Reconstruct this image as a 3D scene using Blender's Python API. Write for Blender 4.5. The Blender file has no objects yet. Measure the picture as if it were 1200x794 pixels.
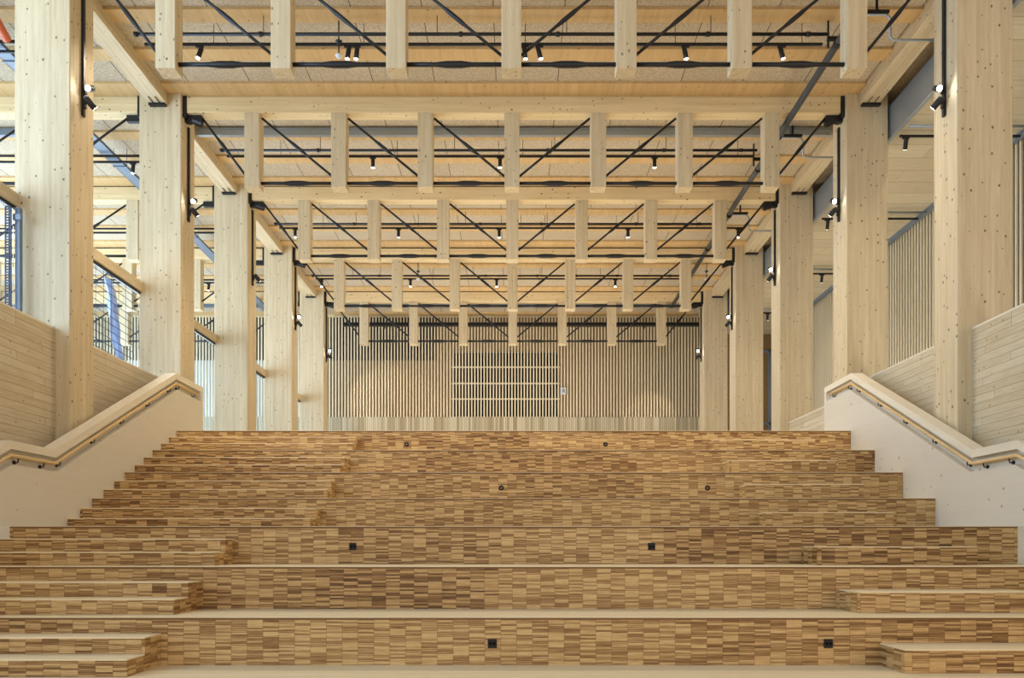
import bpy, math, random
from mathutils import Vector, Matrix
random.seed(7)
S = bpy.context.scene
COL = S.collection

# ------------------------------------------------------------------ camera, world, lights, exposure
EYE = 1.109                                   # lens height above the lower floor
cam = bpy.data.cameras.new('camera')
cam.sensor_width = 36.0
cam.lens = 30.0
cam.shift_x = -2.0 / 1200
cam.shift_y = 243.0 / 1200
cam.clip_end = 300
camo = bpy.data.objects.new('camera', cam)
camo.location = (0, 0, EYE)
camo.rotation_euler = (math.pi / 2, 0, 0)
COL.objects.link(camo)
S.camera = camo

S.view_settings.view_transform = 'Standard'
S.view_settings.look = 'None'
S.view_settings.gamma = 1.0
S.view_settings.use_curve_mapping = False
S.view_settings.exposure = 0.0

W = bpy.data.worlds.new('sky')
S.world = W
W.use_nodes = True
bg = W.node_tree.nodes['Background']
bg.inputs[0].default_value = (0.80, 0.89, 1.0, 1)
bg.inputs[1].default_value = 0.30


def area_light(name, loc, target, sx, sy, power, color):
    l = bpy.data.lights.new(name, 'AREA')
    l.shape = 'RECTANGLE'
    l.size = sx
    l.size_y = sy
    l.energy = power
    l.color = color
    o = bpy.data.objects.new(name, l)
    o.location = loc
    o.rotation_euler = (Vector(target) - Vector(loc)).to_track_quat('-Z', 'Y').to_euler()
    COL.objects.link(o)
    return o


def up_light(name, loc, sx, sy, power, color, tilt=0.0):
    """added fill light facing the roof; sx across the hall, sy along it"""
    o = area_light(name, loc, (loc[0], loc[1], loc[2] + 1), sx, sy, power, color)
    o.rotation_euler = (math.pi - tilt, 0, 0)
    return o


# daylight of the glazed front of the building, to the left of the camera
area_light('daylight_window_left', (-13.5, 5, 6.5), (-8.5, 15, 6.0), 9, 8, 2250, (0.56, 0.77, 1.0))
# the warm foyer lighting to the right of the camera
area_light('foyer_lamp_field', (12, -1, 6), (-6, 14, 5), 8, 7, 560, (1.0, 0.66, 0.36))
# unseen fill light added behind the camera to brighten the roof
up_light('roof_fill_foyer', (0, -4, 0.6), 14, 5, 480, (1.0, 0.93, 0.82), math.radians(50))
# unseen fill added far behind the camera to brighten surfaces facing it
area_light('front_fill', (0, -9, 7.5), (0, 15, 6.5), 20, 6, 640, (1.0, 0.90, 0.74))
# the side windows of the hall on the left
area_light('daylight_side_hall', (-17.5, 22, 5.5), (-8, 22, 7), 18, 5, 2600, (0.58, 0.76, 1.0))
up_light('side_hall_blue_fill', (-12.8, 22, 4.0), 6, 17, 750, (0.56, 0.76, 1.0))  # unseen blue fill, added to cool the side hall ceiling
# fill lights added out of sight behind the top tier to lift the ceiling
for yy, pw in ((20, 140), (24.5, 140), (29, 260)):
    up_light('roof_fill_upper', (0, yy, 3.6), 9, 1.2, pw, (1.0, 0.90, 0.76), math.radians(5))
up_light('aisle_fill_right', (8.8, 24, 3.6), 1.4, 12, 110, (1.0, 0.92, 0.78))  # unseen fill added to brighten the right aisle from below
up_light('aisle_fill_front', (8.6, 13, 1.6), 1.4, 7, 120, (1.0, 0.94, 0.84))  # second added aisle fill, hidden low and nearer the camera


# ------------------------------------------------------------------ mesh helpers
class MB:
    def __init__(self):
        self.v = []
        self.f = []

    def box(self, x0, x1, y0, y1, z0, z1):
        b = len(self.v)
        self.v += [(x0, y0, z0), (x1, y0, z0), (x1, y1, z0), (x0, y1, z0), (x0, y0, z1), (x1, y0, z1), (x1, y1, z1), (x0, y1, z1)]
        self.f += [tuple(b + i for i in q) for q in ((0, 3, 2, 1), (4, 5, 6, 7), (0, 1, 5, 4), (1, 2, 6, 5), (2, 3, 7, 6), (3, 0, 4, 7))]
        return self

    def cbox(self, x0, x1, y0, y1, z0, z1, c=0.008):
        """box with chamfered vertical/horizontal edges (a chamfer on all 12 edges)"""
        b = len(self.v)
        X = (x0, x1); Y = (y0, y1); Z = (z0, z1)
        idx = {}
        for i in (0, 1):
            for j in (0, 1):
                for k in (0, 1):
                    sx = 1 - 2 * i; sy = 1 - 2 * j; sz = 1 - 2 * k
                    for a in range(3):
                        p = [X[i] + sx * c, Y[j] + sy * c, Z[k] + sz * c]
                        p[a] = (X[i], Y[j], Z[k])[a]
                        idx[(i, j, k, a)] = len(self.v)
                        self.v.append(tuple(p))
        q = lambda *t: self.f.append(tuple(idx[s] for s in t))
        for i in (0, 1):
            q((i, 0, 0, 0), (i, 1, 0, 0), (i, 1, 1, 0), (i, 0, 1, 0))
            q((0, i, 0, 1), (1, i, 0, 1), (1, i, 1, 1), (0, i, 1, 1))
            q((0, 0, i, 2), (1, 0, i, 2), (1, 1, i, 2), (0, 1, i, 2))
            for j in (0, 1):
                q((i, j, 0, 0), (i, j, 1, 0), (i, j, 1, 1), (i, j, 0, 1))
                q((i, 0, j, 0), (i, 1, j, 0), (i, 1, j, 2), (i, 0, j, 2))
                q((0, i, j, 1), (1, i, j, 1), (1, i, j, 2), (0, i, j, 2))
                for k in (0, 1):
                    q((i, j, k, 0), (i, j, k, 1), (i, j, k, 2))
        return self

    def tube(self, pts, r, n=10, caps=True):
        """round bar through points; r a number or a list of radii"""
        pts = [Vector(p) for p in pts]
        rr = r if isinstance(r, (list, tuple)) else [r] * len(pts)
        b = len(self.v)
        prev = None
        for i, p in enumerate(pts):
            if i == 0:
                t = pts[1] - pts[0]
            elif i == len(pts) - 1:
                t = pts[-1] - pts[-2]
            else:
                t = (pts[i + 1] - p).normalized() + (p - pts[i - 1]).normalized()
            t.normalize()
            if prev is None:
                u = t.orthogonal().normalized()
            else:
                u = (prev - t * prev.dot(t)).normalized()
            prev = u
            w = t.cross(u)
            for k in range(n):
                a = 2 * math.pi * k / n
                self.v.append(tuple(p + (u * math.cos(a) + w * math.sin(a)) * rr[i]))
        for i in range(len(pts) - 1):
            for k in range(n):
                a = b + i * n + k; c = b + i * n + (k + 1) % n
                self.f.append((a, c, c + n, a + n))
        if caps:
            self.f.append(tuple(b + k for k in range(n))[::-1])
            self.f.append(tuple(b + (len(pts) - 1) * n + k for k in range(n)))
        return self

    def prism_x(self, poly, x0, x1):
        """polygon of (y, z) extruded between x0 and x1"""
        b = len(self.v); n = len(poly)
        self.v += [(x0, y, z) for y, z in poly] + [(x1, y, z) for y, z in poly]
        self.f.append(tuple(b + i for i in range(n)))
        self.f.append(tuple(b + n + i for i in range(n))[::-1])
        for i in range(n):
            j = (i + 1) % n
            self.f.append((b + i, b + n + i, b + n + j, b + j))
        return self

    def strip_x(self, A, B, x0, x1):
        """band between polylines A and B (lists of (y, z), same length), thick from x0 to x1"""
        for i in range(len(A) - 1):
            self.prism_x([A[i], A[i + 1], B[i + 1], B[i]], x0, x1)
        return self

    def build(self, name, mat, parent=None, smooth=False):
        loc = Vector(parent['_o']) if parent is not None else Vector((0, 0, 0))
        me = bpy.data.meshes.new(name)
        me.from_pydata([tuple(Vector(p) - loc) for p in self.v], [], self.f)
        import bmesh
        bm = bmesh.new(); bm.from_mesh(me)
        bmesh.ops.recalc_face_normals(bm, faces=bm.faces)
        bm.to_mesh(me); bm.free()
        if smooth:
            for p in me.polygons:
                p.use_smooth = len(p.vertices) == 4
        me.materials.append(mat)
        o = bpy.data.objects.new(name, me)
        COL.objects.link(o)
        if parent is not None:
            o.parent = parent
            o['_o'] = tuple(loc)
        return o


EMPTIES = []


def thing(name, label, cat, loc, group=None):
    o = bpy.data.objects.new(name, None)
    o.empty_display_size = 0.2
    o.location = loc
    o['_o'] = tuple(loc)
    COL.objects.link(o)
    return tag(o, label, cat, group)


def tag(o, label, cat, group=None):
    o['label'] = label
    o['category'] = cat
    if group:
        o['group'] = group
    return o


def recentre(o):
    """put the origin of a one-mesh thing at the centre of its foot"""
    vs = [v.co.copy() for v in o.data.vertices]
    c = Vector(((min(v.x for v in vs) + max(v.x for v in vs)) / 2, (min(v.y for v in vs) + max(v.y for v in vs)) / 2, min(v.z for v in vs)))
    o.data.transform(Matrix.Translation(-c))
    o.location = c
    return o


def struct(name, mb, mat):
    o = mb.build(name, mat)
    o['kind'] = 'structure'
    return o


# ------------------------------------------------------------------ material helpers
def srgb(r, g, b):
    f = lambda c: (c / 255 / 12.92) if c / 255 <= 0.04045 else ((c / 255 + 0.055) / 1.055) ** 2.4
    return (f(r), f(g), f(b), 1)


class NT:
    def __init__(self, name, rough=0.6, spec=0.3):
        self.m = bpy.data.materials.new(name)
        self.m.use_nodes = True
        self.t = self.m.node_tree
        self.b = self.t.nodes['Principled BSDF']
        self.b.inputs['Roughness'].default_value = rough
        self.b.inputs['Specular IOR Level'].default_value = spec

    def n(self, kind, **kw):
        x = self.t.nodes.new(kind)
        for k, v in kw.items():
            setattr(x, k, v)
        return x

    def put(self, sock, v):
        if isinstance(v, (int, float)):
            sock.default_value = v
        elif isinstance(v, (tuple, list)):
            sock.default_value = tuple(v)[:len(sock.default_value)]
        else:
            self.t.links.new(v, sock)

    def math(self, op, a, b=0.0, c=0.0, clamp=False):
        x = self.n('ShaderNodeMath', operation=op, use_clamp=clamp)
        for i, v in enumerate((a, b, c)):
            self.put(x.inputs[i], v)
        return x.outputs[0]

    def comb(self, x, y, z):
        c = self.n('ShaderNodeCombineXYZ')
        for i, v in enumerate((x, y, z)):
            self.put(c.inputs[i], v)
        return c.outputs[0]

    def sep(self, v):
        s = self.n('ShaderNodeSeparateXYZ')
        self.put(s.inputs[0], v)
        return s.outputs

    def white(self, v):
        w = self.n('ShaderNodeTexWhiteNoise', noise_dimensions='3D')
        self.put(w.inputs['Vector'], v)
        return w.outputs['Value']

    def noise(self, v, scale, detail=3, rough=0.55):
        w = self.n('ShaderNodeTexNoise')
        self.put(w.inputs['Vector'], v)
        w.inputs['Scale'].default_value = scale
        w.inputs['Detail'].default_value = detail
        w.inputs['Roughness'].default_value = rough
        return w.outputs['Fac']

    def mix(self, f, a, b, blend='MIX'):
        m = self.n('ShaderNodeMix', data_type='RGBA', blend_type=blend)
        self.put(m.inputs[0], f)
        self.put(m.inputs[6], a)
        self.put(m.inputs[7], b)
        return m.outputs[2]

    def ramp(self, f, stops):
        r = self.n('ShaderNodeValToRGB')
        e = r.color_ramp.elements
        while len(e) < len(stops):
            e.new(0.5)
        for i, (p, c) in enumerate(stops):
            e[i].position = p
            e[i].color = c if len(c) == 4 else (*c, 1)
        self.put(r.inputs[0], f)
        return r.outputs[0]

    def coords(self, rand=True):
        tc = self.n('ShaderNodeTexCoord').outputs['Object']
        if not rand:
            return tc
        oi = self.n('ShaderNodeObjectInfo').outputs['Random']
        r = self.math('MULTIPLY', oi, 37.0)
        va = self.n('ShaderNodeVectorMath', operation='ADD')
        self.put(va.inputs[0], tc)
        self.put(va.inputs[1], self.comb(r, r, r))
        return va.outputs[0]

    def color(self, c):
        self.put(self.b.inputs['Base Color'], c)
        return self.m

    def bump(self, h, strength=0.3, dist=0.004):
        b = self.n('ShaderNodeBump')
        b.inputs['Strength'].default_value = strength
        b.inputs['Distance'].default_value = dist
        self.put(b.inputs['Height'], h)
        self.put(self.b.inputs['Normal'], b.outputs[0])


def spruce(name, light, dark, grain='z', lam=0.05, knots=1.0, knot_scale=9.5, contrast=0.5, kcol=(64, 44, 26)):
    """glued spruce: lamellas, long grain and scattered knots"""
    t = NT(name, 0.62, 0.25)
    c = t.coords()
    x, y, z = t.sep(c)
    s = {'x': (0.06, 1, 1), 'y': (1, 0.06, 1), 'z': (1, 1, 0.06)}[grain]
    sv = t.comb(t.math('MULTIPLY', x, s[0]), t.math('MULTIPLY', y, s[1]), t.math('MULTIPLY', z, s[2]))
    g1 = t.noise(sv, 14, 4, 0.6)
    g2 = t.noise(sv, 90, 2, 0.5)
    if grain == 'z':
        p = t.math('ADD', x, y)
    elif grain == 'x':
        p = t.math('ADD', z, y)
    else:
        p = t.math('ADD', x, z)
    lamf = t.white(t.comb(t.math('FLOOR', t.math('DIVIDE', p, lam)), 3.3, 1.7))
    f = t.math('ADD', t.math('MULTIPLY', g1, 0.66), t.math('ADD', t.math('MULTIPLY', g2, 0.25), t.math('MULTIPLY', lamf, 0.13)))
    f = t.math('SUBTRACT', f, 0.5)
    f = t.math('MULTIPLY_ADD', f, contrast * 3.2, 0.45, clamp=True)
    col = t.mix(f, light, dark)
    if knots:
        kv = t.comb(*[t.math('MULTIPLY', a, 0.75 if grain == g else 1) for a, g in ((x, 'x'), (y, 'y'), (z, 'z'))])
        v = t.n('ShaderNodeTexVoronoi', feature='F1')
        t.put(v.inputs['Vector'], kv)
        v.inputs['Scale'].default_value = knot_scale
        vx, vy, vz = t.sep(v.outputs['Color'])
        rad = t.math('MULTIPLY_ADD', vx, 0.13 * knots, 0.06 * knots)
        k = t.math('SUBTRACT', rad, v.outputs['Distance'])
        k = t.math('MULTIPLY', k, 30.0, clamp=True)
        k = t.math('MULTIPLY', k, t.math('MULTIPLY_ADD', vy, 0.5, 0.5))
        col = t.mix(k, col, srgb(*kcol))
    return t.color(col)


L1 = srgb(222, 208, 178); D1 = srgb(176, 156, 120)
M_COL = spruce('pale_glued_spruce_upright', L1, D1, 'z', 0.045, contrast=.45)
M_BEAMX = spruce('pale_glued_spruce_crosswise', srgb(236, 218, 178), srgb(200, 176, 130), 'x', 0.045)  # own warmer tone, plus colour lightened to make up for dim front light
M_BEAMY = spruce('pale_glued_spruce_lengthwise', L1, D1, 'y', 0.045, 0.8)
M_PANEL = spruce('limed_spruce_panel', srgb(216, 211, 200), srgb(200, 192, 176), 'y', 0.4, 0.7, 6.0, 0.25, (150, 125, 92))
M_CAP = spruce('smooth_pale_cap_wood', srgb(228, 221, 206), srgb(212, 203, 184), 'y', 0.3, 0.0)
M_RAIL = spruce('oiled_oak_handrail', srgb(224, 198, 152), srgb(198, 168, 118), 'y', 0.2, 0.0)
M_CLT = spruce('warm_pine_ceiling_board', srgb(216, 186, 138), srgb(184, 152, 104), 'y', 0.12, 0.8, 8.0, 0.5, (120, 80, 40))
M_TREAD = spruce('light_oak_tread', srgb(236, 222, 190), srgb(214, 194, 154), 'x', 0.03, 0.0, contrast=0.6)
M_SLAT = spruce('limed_wood_slat', srgb(232, 222, 196), srgb(210, 196, 164), 'z', 0.12, 0.3)


def parquet():
    """upright industrial parquet: thin oak strips stacked in narrow columns"""
    t = NT('stacked_oak_strip_cladding', 0.5, 0.35)
    g = t.n('ShaderNodeNewGeometry').outputs['Position']
    x, y, z = t.sep(g)
    u = t.math('ADD', x, y)
    w = 0.148
    tier = t.math('FLOOR', t.math('DIVIDE', z, 0.15))
    band = t.math('FLOOR', t.math('DIVIDE', t.math('ADD', z, 0.02), 0.46))
    u = t.math('MULTIPLY_ADD', band, 0.061, u)
    ci = t.math('FLOOR', t.math('DIVIDE', u, w))
    cr = t.white(t.comb(ci, band, 0.5))
    si = t.math('FLOOR', t.math('MULTIPLY_ADD', z, 1 / 0.0175, t.math('MULTIPLY', cr, 7.0)))
    s = t.white(t.comb(ci, si, 2.5))
    bi = t.math('FLOOR', t.math('MULTIPLY_ADD', z, 1 / 0.12, t.math('MULTIPLY', cr, 5.0)))
    b = t.white(t.comb(ci, bi, 9.5))
    pi_ = t.math('FLOOR', t.math('DIVIDE', t.math('ADD', ci, t.math('MULTIPLY', band, 5.0)), 13.0))
    p = t.white(t.comb(pi_, band, 4.5))
    gr = t.noise(t.comb(t.math('MULTIPLY', u, 6), t.math('MULTIPLY', y, 6), t.math('MULTIPLY', z, 260)), 1.0, 4, 0.7)
    gr = t.math('SUBTRACT', gr, 0.5)
    s2 = t.math('POWER', s, 1.5)
    f = t.math('MULTIPLY', s2, t.math('MULTIPLY_ADD', p, 0.30, 0.42))
    f = t.math('MULTIPLY_ADD', b, 0.07, f)
    f = t.math('MULTIPLY_ADD', t.math('POWER', p, 1.6), 0.13, f)
    f = t.math('MULTIPLY_ADD', gr, 1.3, f)
    f = t.math('ADD', f, 0.08, clamp=True)
    col = t.ramp(f, [(0.0, srgb(212, 182, 130)), (0.3, srgb(182, 147, 97)), (0.6, srgb(142, 105, 60)), (1.0, srgb(74, 46, 22))])
    # fine joints
    fu = t.math('FRACT', t.math('DIVIDE', u, w))
    ju = t.math('LESS_THAN', t.math('MINIMUM', fu, t.math('SUBTRACT', 1.0, fu)), 0.014)
    fz = t.math('FRACT', t.math('MULTIPLY_ADD', z, 1 / 0.0175, t.math('MULTIPLY', cr, 7.0)))
    jz = t.math('MULTIPLY', t.math('LESS_THAN', fz, 0.28), t.math('GREATER_THAN', s, 0.4))
    j = t.math('MAXIMUM', t.math('MULTIPLY', ju, 0.55), t.math('MULTIPLY', jz, 0.75))
    col = t.mix(j, col, srgb(96, 62, 34))
    return t.color(col)


M_PARQ = parquet()


def ceiling_mat():
    t = NT('wood_wool_ceiling_panel', 0.95, 0.1)
    g = t.n('ShaderNodeNewGeometry').outputs['Position']
    x, y, z = t.sep(g)
    n1 = t.noise(g, 45, 3, 0.7)
    n2 = t.noise(g, 3, 2, 0.5)
    f = t.math('MULTIPLY_ADD', t.math('SUBTRACT', n1, 0.5), 3.0, 0.5, clamp=True)
    col = t.mix(f, srgb(160, 146, 124), srgb(214, 202, 180))
    pid = t.white(t.comb(t.math('FLOOR', t.math('DIVIDE', t.math('ADD', x, 0.35), 1.2)), t.math('FLOOR', t.math('DIVIDE', t.math('ADD', y, 0.5), 1.15)), 1.0))
    col = t.mix(t.math('MULTIPLY', pid, 0.16), col, srgb(150, 128, 100))
    fx = t.math('FRACT', t.math('DIVIDE', t.math('ADD', x, 0.35), 1.2))
    j = t.math('LESS_THAN', fx, 0.012)
    col = t.mix(t.math('MULTIPLY', j, 0.85), col, srgb(50, 38, 28))
    return t.color(col)


M_CEIL = ceiling_mat()


def plank_mat(name, ax, light, dark, h=0.115, length=2.6, line=(90, 66, 42), jstr=0.7):
    """boards with dark joints. ax 'h': level boards on a wall facing x; 'c': boards on a ceiling running across"""
    t = NT(name, 0.65, 0.25)
    g = t.n('ShaderNodeNewGeometry').outputs['Position']
    x, y, z = t.sep(g)
    if ax == 'h':
        a, l = z, y
    else:
        a, l = y, x
    r = t.math('DIVIDE', a, h)
    row = t.math('FLOOR', r)
    off = t.white(t.comb(row, 7.1, 0.3))
    lc = t.math('ADD', t.math('DIVIDE', l, length), off)
    pid = t.white(t.comb(row, t.math('FLOOR', lc), 1.1))
    n1 = t.noise(t.comb(t.math('MULTIPLY', l, 0.08), t.math('MULTIPLY', a, 1.0), pid), 28, 4, 0.6)
    f = t.math('MULTIPLY_ADD', t.math('SUBTRACT', n1, 0.5), 1.6, t.math('MULTIPLY_ADD', pid, 0.5, 0.25), clamp=True)
    col = t.mix(f, light, dark)
    v = t.n('ShaderNodeTexVoronoi', feature='F1')
    t.put(v.inputs['Vector'], g)
    v.inputs['Scale'].default_value = 7
    vx, vy, vz = t.sep(v.outputs['Color'])
    k = t.math('MULTIPLY', t.math('SUBTRACT', t.math('MULTIPLY_ADD', vx, 0.1, 0.05), v.outputs['Distance']), 25, clamp=True)
    col = t.mix(t.math('MULTIPLY', k, 0.6), col, srgb(120, 88, 56))
    fr = t.math('FRACT', r)
    j1 = t.math('LESS_THAN', fr, 0.05)
    j2 = t.math('LESS_THAN', t.math('FRACT', lc), 0.003)
    col = t.mix(t.math('MULTIPLY', t.math('MAXIMUM', j1, j2), jstr), col, srgb(*line))
    return t.color(col)


M_PLANK = plank_mat('level_spruce_boarding', 'h', srgb(210, 200, 178), srgb(184, 168, 136))
M_AISLE = plank_mat('pale_ceiling_boarding', 'c', srgb(214, 206, 182), srgb(194, 182, 154), 0.6, 4.0, (150, 130, 100), 0.5)


def vstripe(name, light, dark, w=0.075):
    t = NT(name, 0.65, 0.25)
    g = t.n('ShaderNodeNewGeometry').outputs['Position']
    x, y, z = t.sep(g)
    r = t.math('DIVIDE', t.math('ADD', x, y), w)
    pid = t.white(t.comb(t.math('FLOOR', r), 1.5, 2.5))
    col = t.mix(pid, light, dark)
    j = t.math('LESS_THAN', t.math('FRACT', r), 0.16)
    col = t.mix(t.math('MULTIPLY', j, 0.75), col, srgb(92, 76, 52))
    return t.color(col)


M_VBOARD = vstripe('upright_narrow_boarding', srgb(206, 197, 172), srgb(160, 146, 116))


def plain(name, c, rough=0.5, metal=0.0, spec=0.4, var=0.08):
    t = NT(name, rough, spec)
    t.b.inputs['Metallic'].default_value = metal
    n = t.noise(t.coords(), 9, 3, 0.6)
    d = tuple(v * (1 - var * 2) for v in c[:3]) + (1,)
    return t.color(t.mix(n, c, d))


M_NOSE = plain('dark_oak_nosing', srgb(120, 86, 48), 0.5)
M_BLACK = plain('black_powder_coated_steel', srgb(40, 41, 44), 0.42, 0.3)
M_DUCT = plain('dark_grey_pipe_paint', srgb(78, 80, 80), 0.45, 0.2)
M_STEEL = plain('galvanised_steel', srgb(168, 178, 188), 0.35, 0.6)
M_BLUESTEEL = plain('grey_blue_painted_steel', srgb(128, 142, 160), 0.45, 0.3)
M_BACKING = plain('brown_wall_backing', srgb(144, 120, 84), 0.9, 0, 0.1)
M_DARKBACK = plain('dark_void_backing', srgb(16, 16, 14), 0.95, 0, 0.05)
M_SOCKET = plain('black_socket_plastic', srgb(14, 14, 14), 0.6)
M_WHITE = plain('white_plastic', srgb(214, 220, 226), 0.4)
M_ORANGE = plain('orange_lacquered_pipe', srgb(204, 92, 40), 0.4)
M_UNDER = plain('bare_concrete_floor', srgb(150, 142, 128), 0.9, 0, 0.1)
M_BRASS = plain('brass_contact', srgb(190, 160, 110), 0.3, 0.8)
M_NET = plain('blue_grey_net_cord', srgb(84, 92, 112), 0.7)


def glass():
    t = NT('screen_glass', 0.03, 0.5)
    t.b.inputs['Transmission Weight'].default_value = 1.0
    t.b.inputs['IOR'].default_value = 1.05
    t.b.inputs['Base Color'].default_value = (0.90, 0.95, 1.0, 1)
    return t.m


M_GLASS = glass()


def sheet_mat():
    t = NT('thin_bluish_plastic_sheet', 0.25, 0.5)
    t.b.inputs['Base Color'].default_value = srgb(176, 196, 232)
    t.b.inputs['Alpha'].default_value = 0.6
    return t.m


M_SHEET = sheet_mat()


def emis(name, c, s):
    m = bpy.data.materials.new(name)
    m.use_nodes = True
    b = m.node_tree.nodes['Principled BSDF']
    b.inputs['Emission Color'].default_value = c
    b.inputs['Emission Strength'].default_value = s
    return m


M_LENS = emis('lit_spotlight_lens', (1, 0.95, 0.85, 1), 30)
M_LENSHOT = emis('bright_spotlight_lens', (1, 0.97, 0.92, 1), 90)
M_SKYPANE = None

# ------------------------------------------------------------------ measured layout (y = distance from the lens, H = height above the eye)
TY = [7.965, 8.98, 10.09, 12.85, 13.92, 15.0, 16.07]          # riser planes of tiers 1..7
TH = [-1.109, -0.659, -0.209, 0.241, 0.726, 1.211, 1.695, 2.18]  # level 0 (floor) and tiers 1..7
TZ = [h + EYE for h in TH]
X1 = 6.35          # inner face of the stair walls
X2 = 5.96
XC = 6.63          # inner face of the columns
XO = 7.46          # outer face of the columns
DC = [12.75 + 4.25 * k for k in range(5)]                      # column fronts
WALLY = 33.0
ZR = lambda d: EYE + (0 if d < 22 else -0.012 * (d - 22))      # slight fall of the roof
ROOF = 9.06
ORD = ['nearest', 'second nearest', 'middle', 'fourth', 'farthest']

# ------------------------------------------------------------------ setting: floors, walls, ceilings
struct('floor', MB().box(-18, 12, -7, TY[0] + 0.02, -0.1, 0), M_TREAD)
struct('floor_upper', MB().box(-X1, X1, TY[6] + 1.0, 17.45, TZ[7] - 0.25, TZ[7]).box(-XC + .02, XC - .02, 17.45, 17.76, TZ[7] - 0.25, TZ[7])
       .box(-18, 10.1, 17.76, WALLY, TZ[7] - 0.25, TZ[7]), M_TREAD)
# side aisles below, out of sight behind the stair walls
struct('floor_aisle_left', MB().box(-18, -6.6, TY[0] + .02, 17.76, -0.1, 0), M_UNDER)
struct('floor_aisle_right', MB().box(6.6, 10.1, TY[0] + .02, 17.76, -0.1, 0), M_UNDER)

zc = lambda y: ROOF + ZR(y)
cl = MB()
ys = [8.5, 17, 21.25, 25.5, 29.75, WALLY + .2]
for a, b in zip(ys[:-1], ys[1:]):
    i = len(cl.v)
    for (xa, xb) in ((-18, 10.1),):
        za, zb = zc(a), zc(b)
        b0 = len(cl.v)
        cl.v += [(xa, a, za), (xb, a, za), (xb, b, zb), (xa, b, zb), (xa, a, za + .3), (xb, a, za + .3), (xb, b, zb + .3), (xa, b, zb + .3)]
        cl.f += [tuple(b0 + q for q in f) for f in ((0, 3, 2, 1), (4, 5, 6, 7), (0, 1, 5, 4), (1, 2, 6, 5), (2, 3, 7, 6), (3, 0, 4, 7))]
struct('ceiling', cl, M_CEIL)
n = 1
for k in range(-1, 5):
    D0 = 12.75 + 4.25 * k
    for off in (0.8, 1.95, 3.1, 4.25):
        y1 = D0 + off
        if y1 > WALLY or y1 < 9:
            continue
        y0 = y1 - 0.37
        z = zc(y1) - 0.045
        if off == 4.25:
            y1 += .11
        struct('trim_%d' % n, MB().box(-18, -7.26, y0, y1, z, z + 0.045 + 0.01), M_CLT); n += 1
        struct('trim_%d' % n, MB().box(-6.89, 6.89, y0, y1, z, z + 0.045 + 0.01), M_CLT); n += 1
        # fillers beside the beams, above the column heads

# back wall: slats over a backing, a slatted window in the middle, boarding below
zb0 = 5.0 + EYE; zt = 9.0 + ZR(WALLY)
bk = MB()
wx0, wx1, wz0, wz1 = -2.38, 1.75, 5.03 + EYE, 7.56 + EYE
bk.box(-18, wx0, WALLY + .05, WALLY + .25, TZ[7], 7.2 + EYE)
bk.box(wx0, wx1, WALLY + .05, WALLY + .25, TZ[7], wz0)
bk.box(wx1, 10.1, WALLY + .05, WALLY + .25, TZ[7], zt + .1)
bk.box(wx0, wx1, WALLY + .05, WALLY + .25, wz1, zt + .1)
bk.box(-3.0, wx0, WALLY + .05, WALLY + .25, 7.2 + EYE, zt + .1)
struct('wall_back', bk, M_BACKING)
struct('wall_back_left', MB().box(-18, -7.30, WALLY + .03, WALLY + .049, TZ[7], 7.2 + EYE), plain('pale_blue_white_backing', srgb(214, 222, 232), .8, 0, .1))  # bluish-white sheet over the brown backing, left end only
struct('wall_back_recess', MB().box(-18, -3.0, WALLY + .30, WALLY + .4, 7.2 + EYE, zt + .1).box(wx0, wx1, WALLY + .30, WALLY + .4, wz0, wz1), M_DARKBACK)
sl = MB()
x = -17.9
while x < 7.25:
    sl.box(x, x + 0.052, WALLY - .03, WALLY + .05, zb0, zt)
    x += 0.1195
struct('wall_back_slats', sl, M_SLAT)
struct('baseboard_back', MB().box(-18, 7.3, WALLY - .05, WALLY + .05, TZ[7], zb0), M_VBOARD)
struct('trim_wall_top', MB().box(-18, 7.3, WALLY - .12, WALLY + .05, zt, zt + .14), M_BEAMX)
wf = MB()
for h in (6.93, 6.30, 5.70):
    wf.box(wx0 - .03, wx1 + .03, WALLY - .034, WALLY + .05, h + EYE - .018, h + EYE + .018)
struct('window_1', wf, M_SLAT)

# right aisle: slat wall, lower boarded ceiling, dark bulkhead beside the columns
XR = 10.1; ZA = 8.2 + EYE
struct('wall_right', MB().box(XR + .08, XR + .2, 8, WALLY + .2, 0, ZA + 1.3), plain('dark_olive_wall_backing', srgb(84, 68, 46), .9, 0, .1))
rs = MB()
y = 9.0
while y < 32.9:
    rs.box(XR + .045, XR + .08, y, y + 0.062, TZ[7] if y > 17.8 else 0, ZA)
    y += 0.155
struct('wall_right_slats', rs, M_SLAT)
struct('ceiling_aisle', MB().box(7.60, XR + .08, 8.5, WALLY, ZA, ZA + .12), M_AISLE)
struct('trim_aisle_edge', MB().box(XR - .10, XR - .001, 8.5, WALLY, ZA - .10, ZA - .001), M_BLUESTEEL)
tag(recentre(MB().cbox(7.50, 7.59, 9, WALLY - .2, ZA - .06, 8.79 + EYE, .01).build('ventilation_duct', M_STEEL)),
    'pale grey-blue steel duct running lengthwise above the right row of columns', 'duct')

# left hall outer wall with daylight windows
lw = MB().box(-18.2, -18, 8, WALLY + .2, 0, 2.0 + EYE + .6).box(-18.2, -18, 8, WALLY + .2, 7.6 + EYE, 10.6)
for yy in range(8, 34, 3):
    lw.box(-18.2, -18, yy, yy + .4, 3.7, 8.75)
struct('wall_left', lw, M_PANEL)

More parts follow.
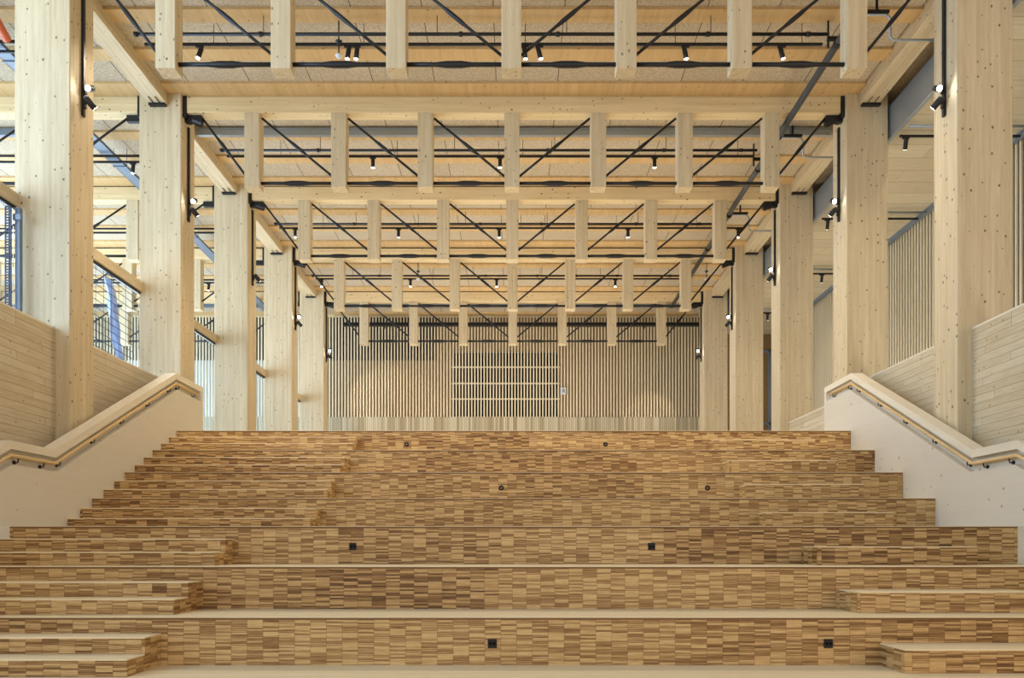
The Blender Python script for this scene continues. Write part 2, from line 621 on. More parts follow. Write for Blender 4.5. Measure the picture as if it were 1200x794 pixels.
# ------------------------------------------------------------------ glulam columns
def column(side, k):
    D = DC[k]
    s = -1 if side == 'left' else 1
    z0 = 0.0 if D < 17.5 else TZ[7]
    lab = '%s pale spruce column of the %s row, %s' % (
        ORD[k], side, ['rising from behind the boarded parapet', 'rising from behind the top of the stair wall', 'standing on the upper floor',
                       'standing on the upper floor near the slatted wall', 'standing closest to the slatted back wall'][k])
    x0, x1 = sorted((s * XC, s * XO))
    m = MB().cbox(x0, x1, D, D + .72, z0, zc(D + .7) - .001, .012)
    o = recentre(m.build('timber_column', M_COL))
    tag(o, lab, 'column', 'square timber columns of the %s row' % side)
    return o


for k in range(5):
    for side in ('left', 'right'):
        column(side, k)

# lengthwise roof beams between the columns
NB = ['column nearest the camera', 'second column', 'third column', 'fourth column', 'fifth column']
for side, s in (('left', -1), ('right', 1)):
    for k in range(-1, 4):
        y0 = (DC[k] + .73) if k >= 0 else 9.3
        y1 = DC[k + 1] - .002
        x0, x1 = sorted((s * 6.89, s * 7.26))
        t = thing('roof_beam', 'lengthwise spruce roof beam on the %s ending on the %s of that row' % (side, NB[k + 1]), 'beam', ((x0 + x1) / 2, y1, 8.79 + EYE),
                  'lengthwise roof beams on the %s' % side)
        dz = ZR(y1) - EYE
        MB().cbox(x0, x1, y0, y1, 8.79 + EYE + dz, zc(y1) - .002, .008).build('beam_body', M_BEAMY, t)
        b = MB().cbox(x0 + .02, x1 + .02 * s, y1 - .10, y1 - .001, 8.745 + EYE + dz, 8.789 + EYE + dz, .004)
        b.tube([(x0 + .12, y1 - .05, 8.78 + EYE + dz), (x0 + .12, y1 - .33, 8.78 + EYE + dz)], .008, 6)
        b.tube([(x1 - .12, y1 - .05, 8.78 + EYE + dz), (x1 - .12, y1 - .33, 8.78 + EYE + dz)], .008, 6)
        b.build('bracket', M_BLACK, t)

# ------------------------------------------------------------------ trusses
TZO = [0, 0, -.02, -.08, -.12]


def rod_with_swell(a, b, r, R, n=10, L=0.55):
    a = Vector(a); b = Vector(b)
    m = (a + b) / 2; d = (b - a).normalized()
    ln = (b - a).length
    L = min(L, ln * .38)
    pts = [a, m - d * L / 2, m - d * L * .36, m - d * L * .2, m + d * L * .2, m + d * L * .36, m + d * L / 2, b]
    return MB().tube(pts, [r, r, R * .8, R, R, R * .8, r, r], n)


def truss(k, hall=False):
    D = DC[k]
    yf = D + .10; yb = yf + .30; yr = D + .24
    dz = EYE + TZO[k]
    cx = -0.035
    if not hall:
        lab = '%s crosswise timber truss between the two rows of columns' % ORD[k]
        t = thing('roof_truss', lab, 'truss', (cx, yf, 7.2 + dz), 'roof trusses over the tiered seating')
        xs = [cx + 1.738 * j for j in range(-3, 4)]
        xl, xr = -XC + .075, XC - .075
    else:
        lab = '%s crosswise timber truss over the side hall on the left' % ORD[k]
        t = thing('roof_truss', lab, 'truss', (-9.55, yf, 7.2 + dz), 'roof trusses over the left side hall')
        xs = [-15.7, -13.65, -11.6, -9.55]
        xl, xr = -17.9, -XO - .075
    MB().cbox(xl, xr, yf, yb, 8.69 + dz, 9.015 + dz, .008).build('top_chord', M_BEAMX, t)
    for x in xs:
        MB().cbox(x - .15, x + .15, yf - .002, yb + .002, 7.2 + dz, 8.688 + dz, .008).build('truss_post', M_COL, t)
    zt_ = 7.33 + dz
    for a, b in zip(xs[:-1], xs[1:]):
        rod_with_swell((a + .15, yr, zt_), (b - .15, yr, zt_), .033, .052).build('tie_rod', M_BLACK, t, True)
    ztop = 8.64 + dz; zbot = 7.47 + dz
    nodes = []
    if not hall:
        full = [xl + .25] + xs + [xr - .25]
        for i in range(len(full) - 1):
            a, b = full[i], full[i + 1]
            pa = .15 if i > 0 else 0
            pb = .15 if i < len(full) - 2 else 0
            if i < 4:
                p, q = (a + pa + .02, yr, ztop), (b - pb, yr, zbot)
            else:
                p, q = (a + pa, yr, zbot), (b - pb - .02, yr, ztop)
            rod_with_swell(p, q, .024, .036, 8, .5).build('diagonal_rod', M_BLACK, t, True)
        for s in (-1, 1):
            x0, x1 = sorted((s * (XC - .001), s * (XC - .073)))
            pl = MB().box(x0, x1, yf - .02, yb + .02, 8.60 + dz, 9.02 + dz)
            x0, x1 = sorted((s * (XC - .001), s * (XC - .34)))
            pl.prism_x([(yr - .05, 8.55 + dz), (yr + .05, 8.55 + dz), (yr + .05, 8.685 + dz), (yr - .05, 8.685 + dz)], x0, x1)
            pl.tube([(s * (XC - .16), yr, 8.60 + dz), (s * (XC - .34), yr, 8.53 + dz)], .07, 8)
            pl.build('end_plate', M_BLACK, t)
    else:
        full = xs + [xr - .25]
        for i in range(len(full) - 1):
            a, b = full[i], full[i + 1]
            pb = .15 if i < len(full) - 2 else 0
            rod_with_swell((a + .15, yr, zbot), (b - pb - .02, yr, ztop), .024, .036, 8, .5).build('diagonal_rod', M_BLACK, t, True)
        pl = MB().box(-XO - .073, -XO - .001, yf - .02, yb + .02, 8.60 + dz, 9.02 + dz)
        pl.box(-XO - .34, -XO - .001, yr - .05, yr + .05, 8.56 + dz, 8.685 + dz)
        pl.build('end_plate', M_BLACK, t)
    return t


for k in range(5):
    truss(k)
for k in range(5):
    truss(k, True)

# ------------------------------------------------------------------ tiered seating
TN = ['lowest', 'second lowest', 'third lowest', 'fourth', 'fifth', 'second highest', 'highest']
for i in range(7):
    y0 = TY[i]
    y1 = TY[i + 1] if i < 6 else TY[6] + 1.0
    z0, z1 = TZ[i], TZ[i + 1]
    xw = X2 if i == 2 else X1
    xw -= .002
    t = thing('seating_tier', '%s full-width oak seating tier of the stepped stand' % TN[i], 'seating tier', (0, y0, z0), 'oak seating tiers of the stepped stand')
    MB().box(-xw, xw, y0, y0 + .04, z0 + .001, z1 - .024).build('riser', M_PARQ, t)
    MB().box(-xw, xw, y0 - .004, y0 + .04, z1 - .0235, z1 - .0065).build('nosing', M_NOSE, t)
    MB().box(-xw, xw, y0 - .004, y1 - .006, z1 - .006, z1).build('tread', M_TREAD, t)
    MB().box(-xw, xw, y0 + .041, y1 - .006, max(z0 - .4, 0.001), z1 - .0065).build('core', M_UNDER, t)

for side, s in (('left', -1), ('right', 1)):
    x0, x1 = sorted((s * X2, s * (X1 - .001)))
    struct('trim_stair_wall_' + side, MB().box(x0, x1, TY[2], TY[3] - .002, TZ[2] + .001, TZ[3]), M_PANEL)

# left stair: two steps in front of every tier
for i in range(7):
    T = 1.0625
    lo = 3.29 if i < 3 else 2.90
    rise = (TZ[i + 1] - TZ[i]) / 3
    for j, w in ((1, 'lower'), (2, 'upper')):
        y0 = TY[i] - T * (3 - j) / 3
        y1 = TY[i] - .001 if j == 2 else TY[i] - T / 3 - .001
        z0 = TZ[i] + .001
        z1 = TZ[i] + rise * j
        xw = -X1 + .002
        t = thing('stair_step', '%s oak step of the left stair in front of the %s tier' % (w, TN[i]), 'step', ((xw - lo) / 2, y0, z0), 'oak steps of the left stair')
        MB().box(xw, -lo, y0, y1, z0, z1 - .012).build('step_body', M_PARQ, t)
        MB().box(xw, -lo, y0, y1, z1 - .012, z1).build('tread', M_TREAD, t)

# right side: one broad half-height block in front of every tier
for i in range(7):
    a, b = (3.42, 5.21) if i < 3 else (3.67, 5.50)
    h = .209 if i < 3 else .255
    y0 = TY[i] - .5
    z0 = TZ[i] + .001
    t = thing('step_block', 'half-height oak step block on the right in front of the %s tier' % TN[i], 'step', ((a + b) / 2, y0, z0), 'half-height oak step blocks on the right')
    MB().box(a, b, y0, TY[i] - .001, z0, z0 + h - .012).build('step_body', M_PARQ, t)
    MB().box(a, b, y0, TY[i] - .001, z0 + h - .012, z0 + h).build('tread', M_TREAD, t)


# sockets in the risers
def px(u, v, d):
    return ((u - 602) * d / 1000, d, EYE + (640 - v) * d / 1000)


for u, v, i, lab in ((413.5, 640, 2, 'square black double socket in the third riser, left one'),
                     (763.5, 640, 2, 'square black double socket in the third riser, right one'),
                     (577, 753.5, 0, 'square black double socket near the middle of the lowest riser'),
                     (970.5, 753.5, 0, 'square black double socket at the right of the lowest riser')):
    x, y, z = px(u, v, TY[i])
    t = thing('power_socket', lab, 'power socket', (x, y, z), 'square black sockets in the risers')
    MB().cbox(x - .042, x + .042, y - .012, y + .001, z - .042, z + .042, .004).build('face_plate', M_SOCKET, t)
    for sx in (-.017, .017):
        c = MB().tube([(x + sx, y - .0125, z), (x + sx, y - .0122, z)], .013, 14)
        c.build('socket_hole', M_DARKBACK, t)
for u, v, i, lab in ((476.5, 520.5, 6, 'small round black outlet in the highest riser, left one'),
                     (709.5, 520.5, 6, 'small round black outlet in the highest riser, right one'),
                     (587.5, 571.5, 4, 'small round black outlet in the fifth riser, near the middle'),
                     (829, 571.5, 4, 'small round black outlet in the fifth riser, on the right')):
    x, y, z = px(u, v, TY[i])
    t = thing('round_outlet', lab, 'power socket', (x, y, z), 'round black outlets in the upper risers')
    MB().tube([(x, y + .001, z), (x, y - .012, z)], .042, 20).build('rim', M_SOCKET, t)
    MB().tube([(x - .012, y - .0135, z - .008), (x + .012, y - .0135, z + .008)], .009, 8).build('contact', M_BRASS, t)


# ------------------------------------------------------------------ stair walls with grooved handrail
def offset(path, d):
    """shift a (y, z) polyline down, measured square to it"""
    out = []
    n = len(path)
    nr = []
    for i in range(n - 1):
        v = Vector((path[i + 1][0] - path[i][0], path[i + 1][1] - path[i][1])).normalized()
        nr.append(Vector((-v.y, v.x)))
    for i in range(n):
        if i == 0:
            m = nr[0] / 1; k = 1 / abs(nr[0].y) if False else 1
            p = Vector((path[0][0], path[0][1] + d / nr[0].y))
        elif i == n - 1:
            p = Vector((path[i][0], path[i][1] + d / nr[-1].y))
        else:
            m = (nr[i - 1] + nr[i]).normalized()
            p = Vector(path[i]) + m * d / m.dot(nr[i])
        out.append((p.x, p.y))
    return out


PATH = [(6.6, 1.34 - .452 * 4.16 + EYE), (10.76, 1.34 + EYE), (11.82, 1.34 + EYE), (16.07, 3.262 + EYE), (17.45, 3.245 + EYE)]
for side, s in (('left', -1), ('right', 1)):
    t = thing('stair_wall', '%s pale timber stair wall with sloping cap and recessed handrail' % side, 'stair wall', (s * (X1 + .11), 12, 0))
    o0 = PATH; o1 = offset(PATH, -.108); o2 = offset(PATH, -.30)
    o0 = [(y, z) for y, z in offset(PATH, 0)]
    x0, x1 = sorted((s * X1, s * (X1 + .215)))
    MB().strip_x(o0, o1, x0, x1).build('cap', M_CAP, t)
    g0, g1 = sorted((s * (X1 + .09), s * (X1 + .215)))
    cut = lambda P: P[:-1] + [(17.33, P[-1][1] + (P[-2][1] - P[-1][1]) * .12 / 1.38)]
    c1 = cut(o1); c2 = cut(o2)
    MB().strip_x(c1, c2, g0, g1).build('groove_back', M_PANEL, t)
    low = c2 + [(17.33, 0.001), (6.6, 0.001)]
    lp = MB()
    for i in range(len(c2) - 1):
        lp.prism_x([(c2[i][0], 0.001), (c2[i + 1][0], 0.001), c2[i + 1], c2[i]], x0, x1)
    lp.build('wall_panel', M_PANEL, t)
    MB().box(x0, x1, 17.33, 17.45, 0.001, o1[-1][1]).build('end_post', M_PANEL, t)
    r = offset(PATH, -.185)
    r = r[:-1] + [(17.22, r[-1][1])]
    hx = s * (X1 + .025)
    hr = MB().tube([(hx, y, z) for y, z in r], .026, 12).build('handrail', M_RAIL, t, True)

    def at(yy):
        for a, b in zip(r[:-1], r[1:]):
            if a[0] <= yy <= b[0]:
                return a[1] + (b[1] - a[1]) * (yy - a[0]) / (b[0] - a[0])
        return r[-1][1]
    for yy in (7.6, 9.0, 10.4, 10.98, 11.58, 12.0, 12.98, 13.95, 14.93, 15.85, 16.25, 17.05):
        z = at(yy)
        m = MB().tube([(s * (X1 + .089), yy, z - .075), (s * (X1 + .070), yy, z - .075)], .026, 12)
        m.tube([(s * (X1 + .075), yy, z - .075), (s * (X1 + .035), yy, z - .078), (hx, yy, z - .05), (hx, yy, z - .024)], .009, 8)
        m.build('bracket', M_BLACK, hr)

# ------------------------------------------------------------------ boarded parapets between the columns
PX = 6.85; PT = 3.27 + EYE
segs = [(6.0, DC[0] - .002, 'in front of the nearest column'), (DC[0] + .722, DC[1] - .002, 'between the nearest and second column')]
for side, s in (('left', -1), ('right', 1)):
    x0, x1 = sorted((s * PX, s * (PX + .3)))
    sg = list(segs)
    for y0, y1, w in sg:
        t = thing('boarded_parapet', '%s parapet of level spruce boards %s' % (side, w), 'parapet', ((x0 + x1) / 2, y0, 0), 'boarded parapets on the %s' % side)
        MB().box(x0, x1, y0, y1, 0.001, PT - .03).build('boarding', M_PLANK, t)
        MB().cbox(x0 - .003, x1 + .003, y0, y1, PT - .03, PT, .004).build('coping', M_CAP, t)
t = thing('boarded_parapet', 'low right parapet seen behind the end of the stair wall', 'parapet', (7.0, DC[1] + .73, TZ[7]), 'boarded parapets on the right')
MB().box(PX, PX + .3, DC[1] + .722, DC[2] - .002, TZ[7] + .001, 3.07 + EYE).build('boarding', M_PLANK, t)
MB().cbox(PX - .003, PX + .303, DC[1] + .722, DC[2] - .002, 3.07 + EYE, 3.10 + EYE, .004).build('coping', M_CAP, t)

# ------------------------------------------------------------------ glazed screens of the left row
for k in range(-1, 4):
    y0 = DC[k] + .722 if k >= 0 else 8.6
    y1 = DC[k + 1] - .002
    zlow = PT if k < 1 else TZ[7]
    w = ['in front of the nearest column', 'between the nearest and second column', 'between the second and third column', 'between the third and fourth column', 'between the fourth and fifth column'][k + 1]
    t = thing('glazed_screen', 'glazed screen under a timber rail on the left, %s' % w, 'glass screen', (-7.45, y0, zlow), 'glazed screens of the left row')
    MB().cbox(-7.56, -7.40, y0, y1, 5.07 + EYE, 5.27 + EYE, .006).build('timber_rail', M_BEAMY, t)
    MB().box(-7.50, -7.43, y0, y1, 5.02 + EYE, 5.069 + EYE).build('rail_track', M_BLACK, t)
    z0 = zlow + .005
    MB().box(-7.475, -7.460, y0 + .02, y1 - .02, z0, 5.018 + EYE).build('glass_pane', M_GLASS, t)

# net and plastic sheet behind the first full pane
nm = MB()
for j in range(13):
    z = 3.3 + EYE + j * .14
    nm.tube([(-7.572, DC[0] + .8, z + .30), (-7.572, DC[0] + 2.2, z + .07), (-7.572, DC[1] - .05, z)], .006, 5)
for j in range(12):
    y = DC[0] + .9 + j * .3
    nm.tube([(-7.572, y, 3.2 + EYE), (-7.572, y, 5.1 + EYE)], .004, 5)
tag(recentre(nm.build('safety_net', M_NET)), 'thin cord safety net hanging behind the glass between the first two left columns', 'net')
sh = MB()
b = 0
for i in range(15):
    z = 5.05 + EYE - i * .13
    for j in range(7):
        y = 15.95 + i * .045 + j * .05
        z = min(z, 5.05 + EYE)
        sh.v.append((-7.66 + .05 * math.sin(j * 2.1 + i * .6), y, z))
for i in range(14):
    for j in range(6):
        a = i * 7 + j
        sh.f.append((a, a + 1, a + 8, a + 7))
o = sh.build('plastic_sheet', M_SHEET)
mod = o.modifiers.new('thickness', 'SOLIDIFY'); mod.thickness = .004
tag(recentre(o), 'crumpled bluish plastic sheet hanging behind the left safety net', 'plastic sheet')

# folded mesh shutter beside the nearest left column
t = thing('mesh_shutter', 'folded grey-blue mesh shutter beside the nearest left column', 'shutter', (-7.36, 12.6, PT))
MB().cbox(-7.36, -7.28, 12.58, 12.66, PT + .001, 5.0 + EYE, .01).build('post', M_BLUESTEEL, t)
ms = MB()
for j in range(42):
    z = PT + .06 + j * .04
    ms.box(-7.452, -7.37, 12.5, 12.515, z, z + .018)
for xx in (-7.455, -7.40, -7.375):
    ms.box(xx, xx + .012, 12.497, 12.518, PT + .03, 4.98 + EYE)
ms.build('mesh_panel', M_NET, t)
for z in (PT + .12, 4.85 + EYE):
    MB().cbox(-7.375, -7.25, 12.55, 12.60, z - .05, z + .05, .01).build('hinge', M_BLUESTEEL, t)


# ------------------------------------------------------------------ spotlights
def spot(name, label, base, aim, group, hot=False, power=60, angle=60, stem=.10, color=(1, .86, .66), body=.20, r=.042):
    """base: the mounting point; the lamp head hangs or stands off it and aims along aim"""
    base = Vector(base); aim = Vector(aim).normalized()
    t = thing(name, label, 'spotlight', base, group)
    return t, base, aim


def lamp_head(t, c, aim, hot, power, angle, color, body=.20, r=.042):
    a = c - aim * body / 2; b = c + aim * body / 2
    MB().tube([a, a + aim * .01, b - aim * .002, b], [r * .85, r, r, r * .96], 16).build('lamp_body', M_BLACK, t, True)
    MB().tube([b - aim * .001, b + aim * .002], r * .82, 16).build('lens', M_LENSHOT if hot else M_LENS, t)
    l = bpy.data.lights.new('spot_beam', 'SPOT')
    l.energy = power
    l.spot_size = math.radians(angle)
    l.spot_blend = .5
    l.color = color
    l.shadow_soft_size = .04
    o = bpy.data.objects.new('spot_beam', l)
    COL.objects.link(o)
    o.parent = t
    o.location = (b + aim * .02) - Vector(t['_o'])
    o.rotation_euler = aim.to_track_quat('-Z', 'Y').to_euler()


def hang_spot(x, y, z, aim, label, group, power=55, angle=70, lens=True):
    t = thing('spotlight', label, 'spotlight', (x, y, z), group)
    aim = Vector(aim).normalized()
    c = Vector((x, y, z - .13))
    MB().box(x - .07, x + .07, y - .018, y + .018, z - .03, z - .001).tube([(x, y, z - .02), (x, y, z - .08)], .012, 8).build('mount', M_BLACK, t)
    lamp_head(t, c, aim, False, power, angle, (1, .84, .62))
    return t


# ceiling tracks and pipes, one set per bay
BAY = ['nearest', 'second', 'third', 'fourth']
spots = {0: [(234, -.25, -.2), (408, -.15, 0), (418, -.1, 0), (615, .1, 0), (632, .25, 0), (803, .2, 0), (916, .25, 0)],
         1: [(437, 0, 0), (586, 0, 0), (767, 0, 0)],
         2: [(346, 0, 0), (467, 0, 0), (585, 0, 0), (736, 0, 0), (865, 0, 0)],
         3: [(377, 0, 0), (481, 0, 0), (582, 0, 0), (721, 0, 0)]}
for k in range(4):
    D = DC[k]
    y = D + 2.05; z = 8.70 + ZR(y)
    xe = 5.35 if k != 2 else 6.3
    m = MB().cbox(-6.4, xe, y - .02, y + .02, z - .02, z + .025, .003)
    t = thing('lighting_track', 'black crosswise lighting track in the %s ceiling bay' % BAY[k], 'lighting track', (0, y, z), 'crosswise ceiling lighting tracks')
    m.build('track', M_BLACK, t)
    for xx in (-5.2, -2.6, 0.2, 2.8, 5.0):
        MB().tube([(xx, y, z + .02), (xx, y, zc(y))], .006, 6).build('hanger', M_BLACK, t)
    n_ = len(spots[k])
    for q, (u, ax, ay) in enumerate(spots[k]):
        x = (u - 602) * y / 1000
        pos = 'leftmost' if q == 0 else ('rightmost' if q == n_ - 1 else '%s from the left' % ['', 'second', 'third', 'fourth', 'fifth', 'sixth'][q])
        hang_spot(x, y, z - .02, (ax, ay, -1), 'black spotlight on the %s ceiling track, %s' % (BAY[k], pos), 'spotlights on the %s ceiling track' % BAY[k], *((240, 115) if k == 0 else (90, 95)))
    # sprinkler pipe
    y = D + 1.75; z = 8.70 + ZR(y)
    t = thing('sprinkler_pipe', 'thin black sprinkler pipe with couplings in the %s ceiling bay' % BAY[k], 'pipe', (0, y, z), 'crosswise sprinkler pipes')
    MB().tube([(-6.45, y, z), (5.35, y, z)], .028, 10).build('pipe', M_BLACK, t, True)
    for xx in (-6.42, -4.3, -2.0, -0.9, 0.75, 2.0, 3.3, 5.0):
        MB().tube([(xx - .03, y, z), (xx + .03, y, z)], .042, 10).build('coupling', M_BLACK, t, True)
    for xx in (-4.25, -1.3, 0.9, 3.35):
        MB().tube([(xx, y, z - .03), (xx, y, zc(y))], .007, 6).build('hanger', M_BLACK, t)
# crosswise lines over the left side hall and right aisle
for k in range(4):
    y = DC[k] + 2.05; z = 8.575 + ZR(y)
    tag(recentre(MB().cbox(-15, -7.7, y - .02, y + .02, z - .02, z + .025, .003).build('lighting_track', M_BLACK)),
        'black lighting track over the left side hall, %s bay' % BAY[k], 'lighting track', 'lighting tracks over the left side hall')
    y = DC[k] + 1.75
    tag(recentre(MB().tube([(-15, y, z), (-7.7, y, z)], .028, 8).build('sprinkler_pipe', M_BLACK, None, True)),
        'black sprinkler pipe over the left side hall, %s bay' % BAY[k], 'pipe', 'sprinkler pipes over the left side hall')
for k in range(4):
    y = DC[k] + 4.1; z = ZA - .10
    tag(recentre(MB().cbox(7.62, 10.0, y - .02, y + .02, z - .025, z + .02, .003).build('lighting_track', M_BLACK)),
        'black lighting track under the right aisle ceiling, %s bay' % BAY[k], 'lighting track', 'lighting tracks over the right aisle')
    y = DC[k] + 3.7
    tag(recentre(MB().tube([(7.62, y, z), (10.0, y, z)], .028, 8).build('sprinkler_pipe', M_STEEL, None, True)),
        'pale steel pipe under the right aisle ceiling, %s bay' % BAY[k], 'pipe', 'pipes over the right aisle')

for x, y, z, lab in ((7.74, 16.85, ZA - .126, 'black spotlight under the right aisle ceiling, nearest of its row'), (7.76, 21.1, ZA - .126, 'black spotlight under the right aisle ceiling, second of its row'),
                     (9.15, 25.35, ZA - .126, 'black spotlight under the right aisle ceiling, third of its row'), (8.8, 29.6, ZA - .126, 'black spotlight under the right aisle ceiling, farthest of its row')):
    hang_spot(x, y, z, (.1, .5, -.9), lab, 'spotlights of the right aisle', 60, 90)
for x, k, lab in ((-8.5, 1, 'black spotlight over the left side hall, seen above the safety net'), (-9.85, 3, 'black spotlight over the left side hall, seen between the second and third column')):
    y = DC[k] + 2.05
    hang_spot(x, y, 8.555 + ZR(y), (-.1, 0, -1), lab, 'spotlights of the left side hall', 60, 90)

# smoke detectors / dome sensors
for u, k, lab in ((397, 0, 'white dome detector on a black stem in the nearest ceiling bay'), (490, 3, 'dome detector on a black stem in the fourth ceiling bay, left of centre'),
                  (828, 3, 'dome detector on a black stem in the fourth ceiling bay, at the right')):
    y = DC[k] + (1.9 if k == 0 else 1.2); x = (u - 602) * y / 1000; z = 8.62 + ZR(y)
    t = thing('dome_detector', lab, 'detector', (x, y, z))
    MB().tube([(x, y, z - .2), (x, y, zc(y))], .012, 8).tube([(x, y, z), (x, y, z + .05)], [.02, .06], 12).build('stem', M_BLACK, t)
    pts = [(x, y, z - .2 - .075 * math.sin(a)) for a in [i * math.pi / 12 for i in range(7)]]
    MB().tube([(x, y, z - .17)] + [(x, y, z - .19 - .06 * math.sin(i * math.pi / 12)) for i in range(7)],
              [.02] + [.062 * max(math.cos(i * math.pi / 12), .05) for i in range(7)], 14).build('dome', M_WHITE, t, True)

# vertical tracks and spotlights on the inner column faces
for side, s in (('left', -1), ('right', 1)):
    for k in range(5):
        y = DC[k] + .36
        ztop = zc(y) - .3; zend = 6.60 + ZR(y)
        xf = s * (XC - .001); xi = s * (XC - .04)
        x0, x1 = sorted((xf, xi))
        w = '%s column of the %s row' % (ORD[k], side)
        ti = tag(recentre(MB().cbox(x0, x1, y - .035, y + .035, zend, ztop - .25, .006).build('column_track', M_BLACK)),
                 'upright black lighting track on the %s' % w, 'lighting track', 'upright tracks on the %s columns' % side)
        # two heads
        facing = not (side == 'left' and k == 2)
        for j, (zz, aim, hot) in enumerate(((7.0, (-s * .10, -1, -.50), True), (6.78, (-s * .5, .55, -.6) if k < 4 else ((-1.2, 2.9, -1.8) if s > 0 else (1.6, 2.9, -1.3)), False))):
            if j == 0 and not facing:
                continue
            zz += ZR(y)
            t = thing('spotlight', '%s on the %s' % ('upper, facing spotlight' if j == 0 else 'lower, downturned spotlight', w), 'spotlight',
                      (xi, y, zz), 'column spotlights on the %s' % side)
            aim = Vector(aim).normalized()
            c = Vector((s * (XC - .15), y - .06, zz))
            MB().tube([(xi, y, zz), tuple(c - aim * .04)], .014, 8).box(min(xi, xi - s * .02), max(xi, xi - s * .02), y - .03, y + .03, zz - .05, zz + .05).build('mount', M_BLACK, t)
            lamp_head(t, c, aim, hot, 120 if hot else {0: 420, 1: 140, 4: 150}.get(k, 70), 75 if k < 4 else (38 if s > 0 else 60), (1, .86, .66), .19, .05)

# ------------------------------------------------------------------ services
t = thing('drain_pipe', 'dark grey pipe running lengthwise under the ceiling on the right', 'pipe', (5.55, 14.4, 8.62 + EYE))
MB().tube([(5.55, 14.3, 8.62 + EYE), (5.55, 22, 8.56 + EYE), (5.55, 30, 8.42 + EYE)], .062, 12).build('pipe', M_DUCT, t, True)
for yy in (14.6, 17.9, 19.4, 22.0, 24.4, 27.5):
    zz = 8.62 + EYE - .0115 * (yy - 14.4)
    MB().tube([(5.55, yy - .05, zz), (5.55, yy + .05, zz)], .074, 12).build('coupling', M_BLACK, t, True)
for yy in (14.65, 19.2, 23.2):
    MB().tube([(5.40, yy, 8.55 + EYE), (5.40, yy, zc(yy) - .01)], .018, 6).box(5.38, 5.62, yy - .03, yy + .03, 8.68 + EYE, 8.74 + EYE).build('hanger', M_BLACK, t)
for k in range(3):
    y = DC[k] + 1.35; dz = ZR(y)
    t = thing('elbow_pipe', 'bent grey steel pipe crossing under the right roof beam, %s bay' % BAY[k], 'pipe', (6.3, y, 8.4 + dz), 'bent pipes crossing the right roof beams')
    MB().tube([(5.45, y, 8.78 + dz), (6.15, y, 8.78 + dz), (6.22, y, 8.72 + dz), (6.22, y, 8.42 + dz), (6.27, y, 8.36 + dz), (7.45, y, 8.36 + dz)], .022, 8).build('pipe', M_STEEL, t, True)
    MB().box(5.8, 6.2, y - .03, y + .03, 8.803 + dz, 8.85 + dz).box(5.98, 6.02, y - .01, y + .01, 8.85 + dz, zc(y + .3) - .02).build('bracket', M_BLACK, t)
for k, w in ((1, 'second'), (4, 'last')):
    y = DC[k] + 1.42; dz = ZR(y) + (-.03 if k == 4 else 0)
    tag(recentre(MB().box(-6.85, 6.85, y, y + .10, 8.88 + dz, 9.02 + dz).box(-6.85, 6.85, y - .03, y, 9.0 + dz, 9.02 + dz).box(-6.0, -5.9, y + .02, y + .06, 9.021 + dz, zc(y) - .001).box(5.9, 6.0, y + .02, y + .06, 9.021 + dz, zc(y) - .001).build('cable_channel', M_STEEL)),
        'pale steel channel crossing the %s ceiling bay' % w, 'cable channel', 'crosswise steel channels')
    tag(recentre(MB().box(-17.8, -9.25, y, y + .10, 8.88 + dz, 9.02 + dz).box(-12.0, -11.9, y + .02, y + .06, 9.021 + dz, zc(y) - .001).build('cable_channel', M_BLUESTEEL)),
        'blue-grey steel channel over the left side hall, %s bay' % w, 'cable channel', 'steel channels over the left side hall')
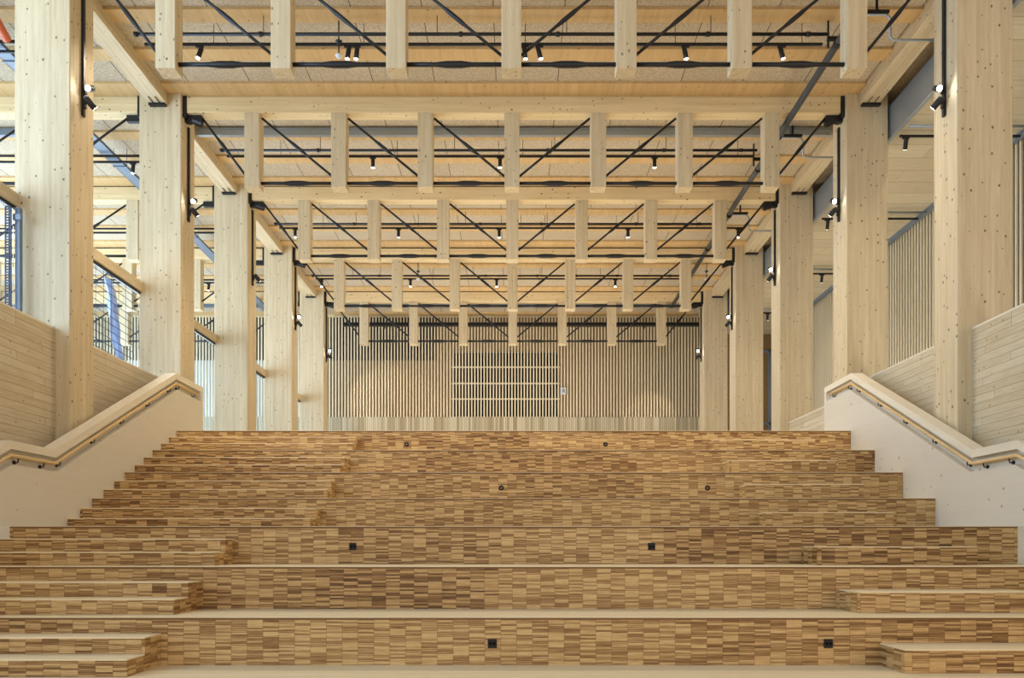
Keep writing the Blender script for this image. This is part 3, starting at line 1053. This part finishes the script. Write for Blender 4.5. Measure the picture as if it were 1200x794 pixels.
tag(recentre(MB().box(-6.5, 7.1, WALLY - .55, WALLY - .50, 8.40 + EYE, 8.52 + EYE).box(-6.5, 7.1, WALLY - .50, WALLY - .35, 8.40 + EYE, 8.415 + EYE).box(-5.0, -4.95, WALLY - .50, WALLY - .034, 8.416 + EYE, 8.44 + EYE).box(0.0, 0.05, WALLY - .50, WALLY - .034, 8.416 + EYE, 8.44 + EYE).box(5.0, 5.05, WALLY - .50, WALLY - .034, 8.416 + EYE, 8.44 + EYE).build('cable_tray', M_BLACK)),
    'dark cable tray crossing in front of the top of the slatted back wall', 'cable tray')
ct = MB()
for a, b in ((8.6, 22), (22, WALLY - .2)):
    za, zb = (8.635 + ZR(q) for q in (a, b))
    for u0, u1, w in ((-9.08, -8.81, .012), (-9.08, -9.068, .05), (-8.822, -8.81, .05)):
        ct.prism_x([(a, za), (b, zb), (b, zb + w), (a, za + w)], u0, u1)
for q in (11, 15.2, 19.4, 23.8, 28.1, 31.5):
    ct.box(-9.10, -8.79, q - .02, q + .02, 8.615 + ZR(q), 8.63 + ZR(q)).tube([(-9.095, q, 8.62 + ZR(q)), (-9.095, q, zc(q) - .012)], .008, 6).tube([(-8.795, q, 8.62 + ZR(q)), (-8.795, q, zc(q) - .012)], .008, 6)
tag(recentre(ct.build('cable_tray', M_BLUESTEEL)), 'grey-blue cable tray running lengthwise over the left side hall', 'cable tray')
tag(recentre(MB().tube([(-8.35, 11.2, 8.50 + EYE), (-8.38, 13.6, 8.62 + EYE), (-8.5, 14.3, 8.50 + EYE)], .075, 12).build('orange_pipe', M_ORANGE, None, True)),
    'short orange pipe under the ceiling at the upper left edge', 'pipe')
# small white box on the slatted wall
x, y, z = px(660, 458, WALLY - .06)
t = thing('wall_switch', 'small pale control box on the slatted wall right of the window grille', 'switch', (x, y, z))
MB().cbox(x - .11, x + .11, y - .05, y + .028, z - .13, z + .13, .01).build('box', M_WHITE, t)
MB().cbox(x - .055, x + .055, y - .062, y - .0505, z - .07, z + .07, .005).build('button_plate', M_STEEL, t)

# ------------------------------------------------------------------ glazed door seen behind the right columns
x0, x1 = 9.05, 9.95
dr = MB()
for a, b in ((x0, x0 + .1), (x1 - .1, x1)):
    dr.box(a, b, WALLY - .02, WALLY + .05, TZ[7], 7.6 + EYE)
dr.box(x0, x1, WALLY - .02, WALLY + .05, 7.5 + EYE, 7.6 + EYE).box(x0, x1, WALLY - .02, WALLY + .05, 4.7 + EYE, 4.78 + EYE)
struct('door_1', dr, M_BLUESTEEL)
for o in bpy.data.objects:
    if '_o' in o:
        del o['_o']
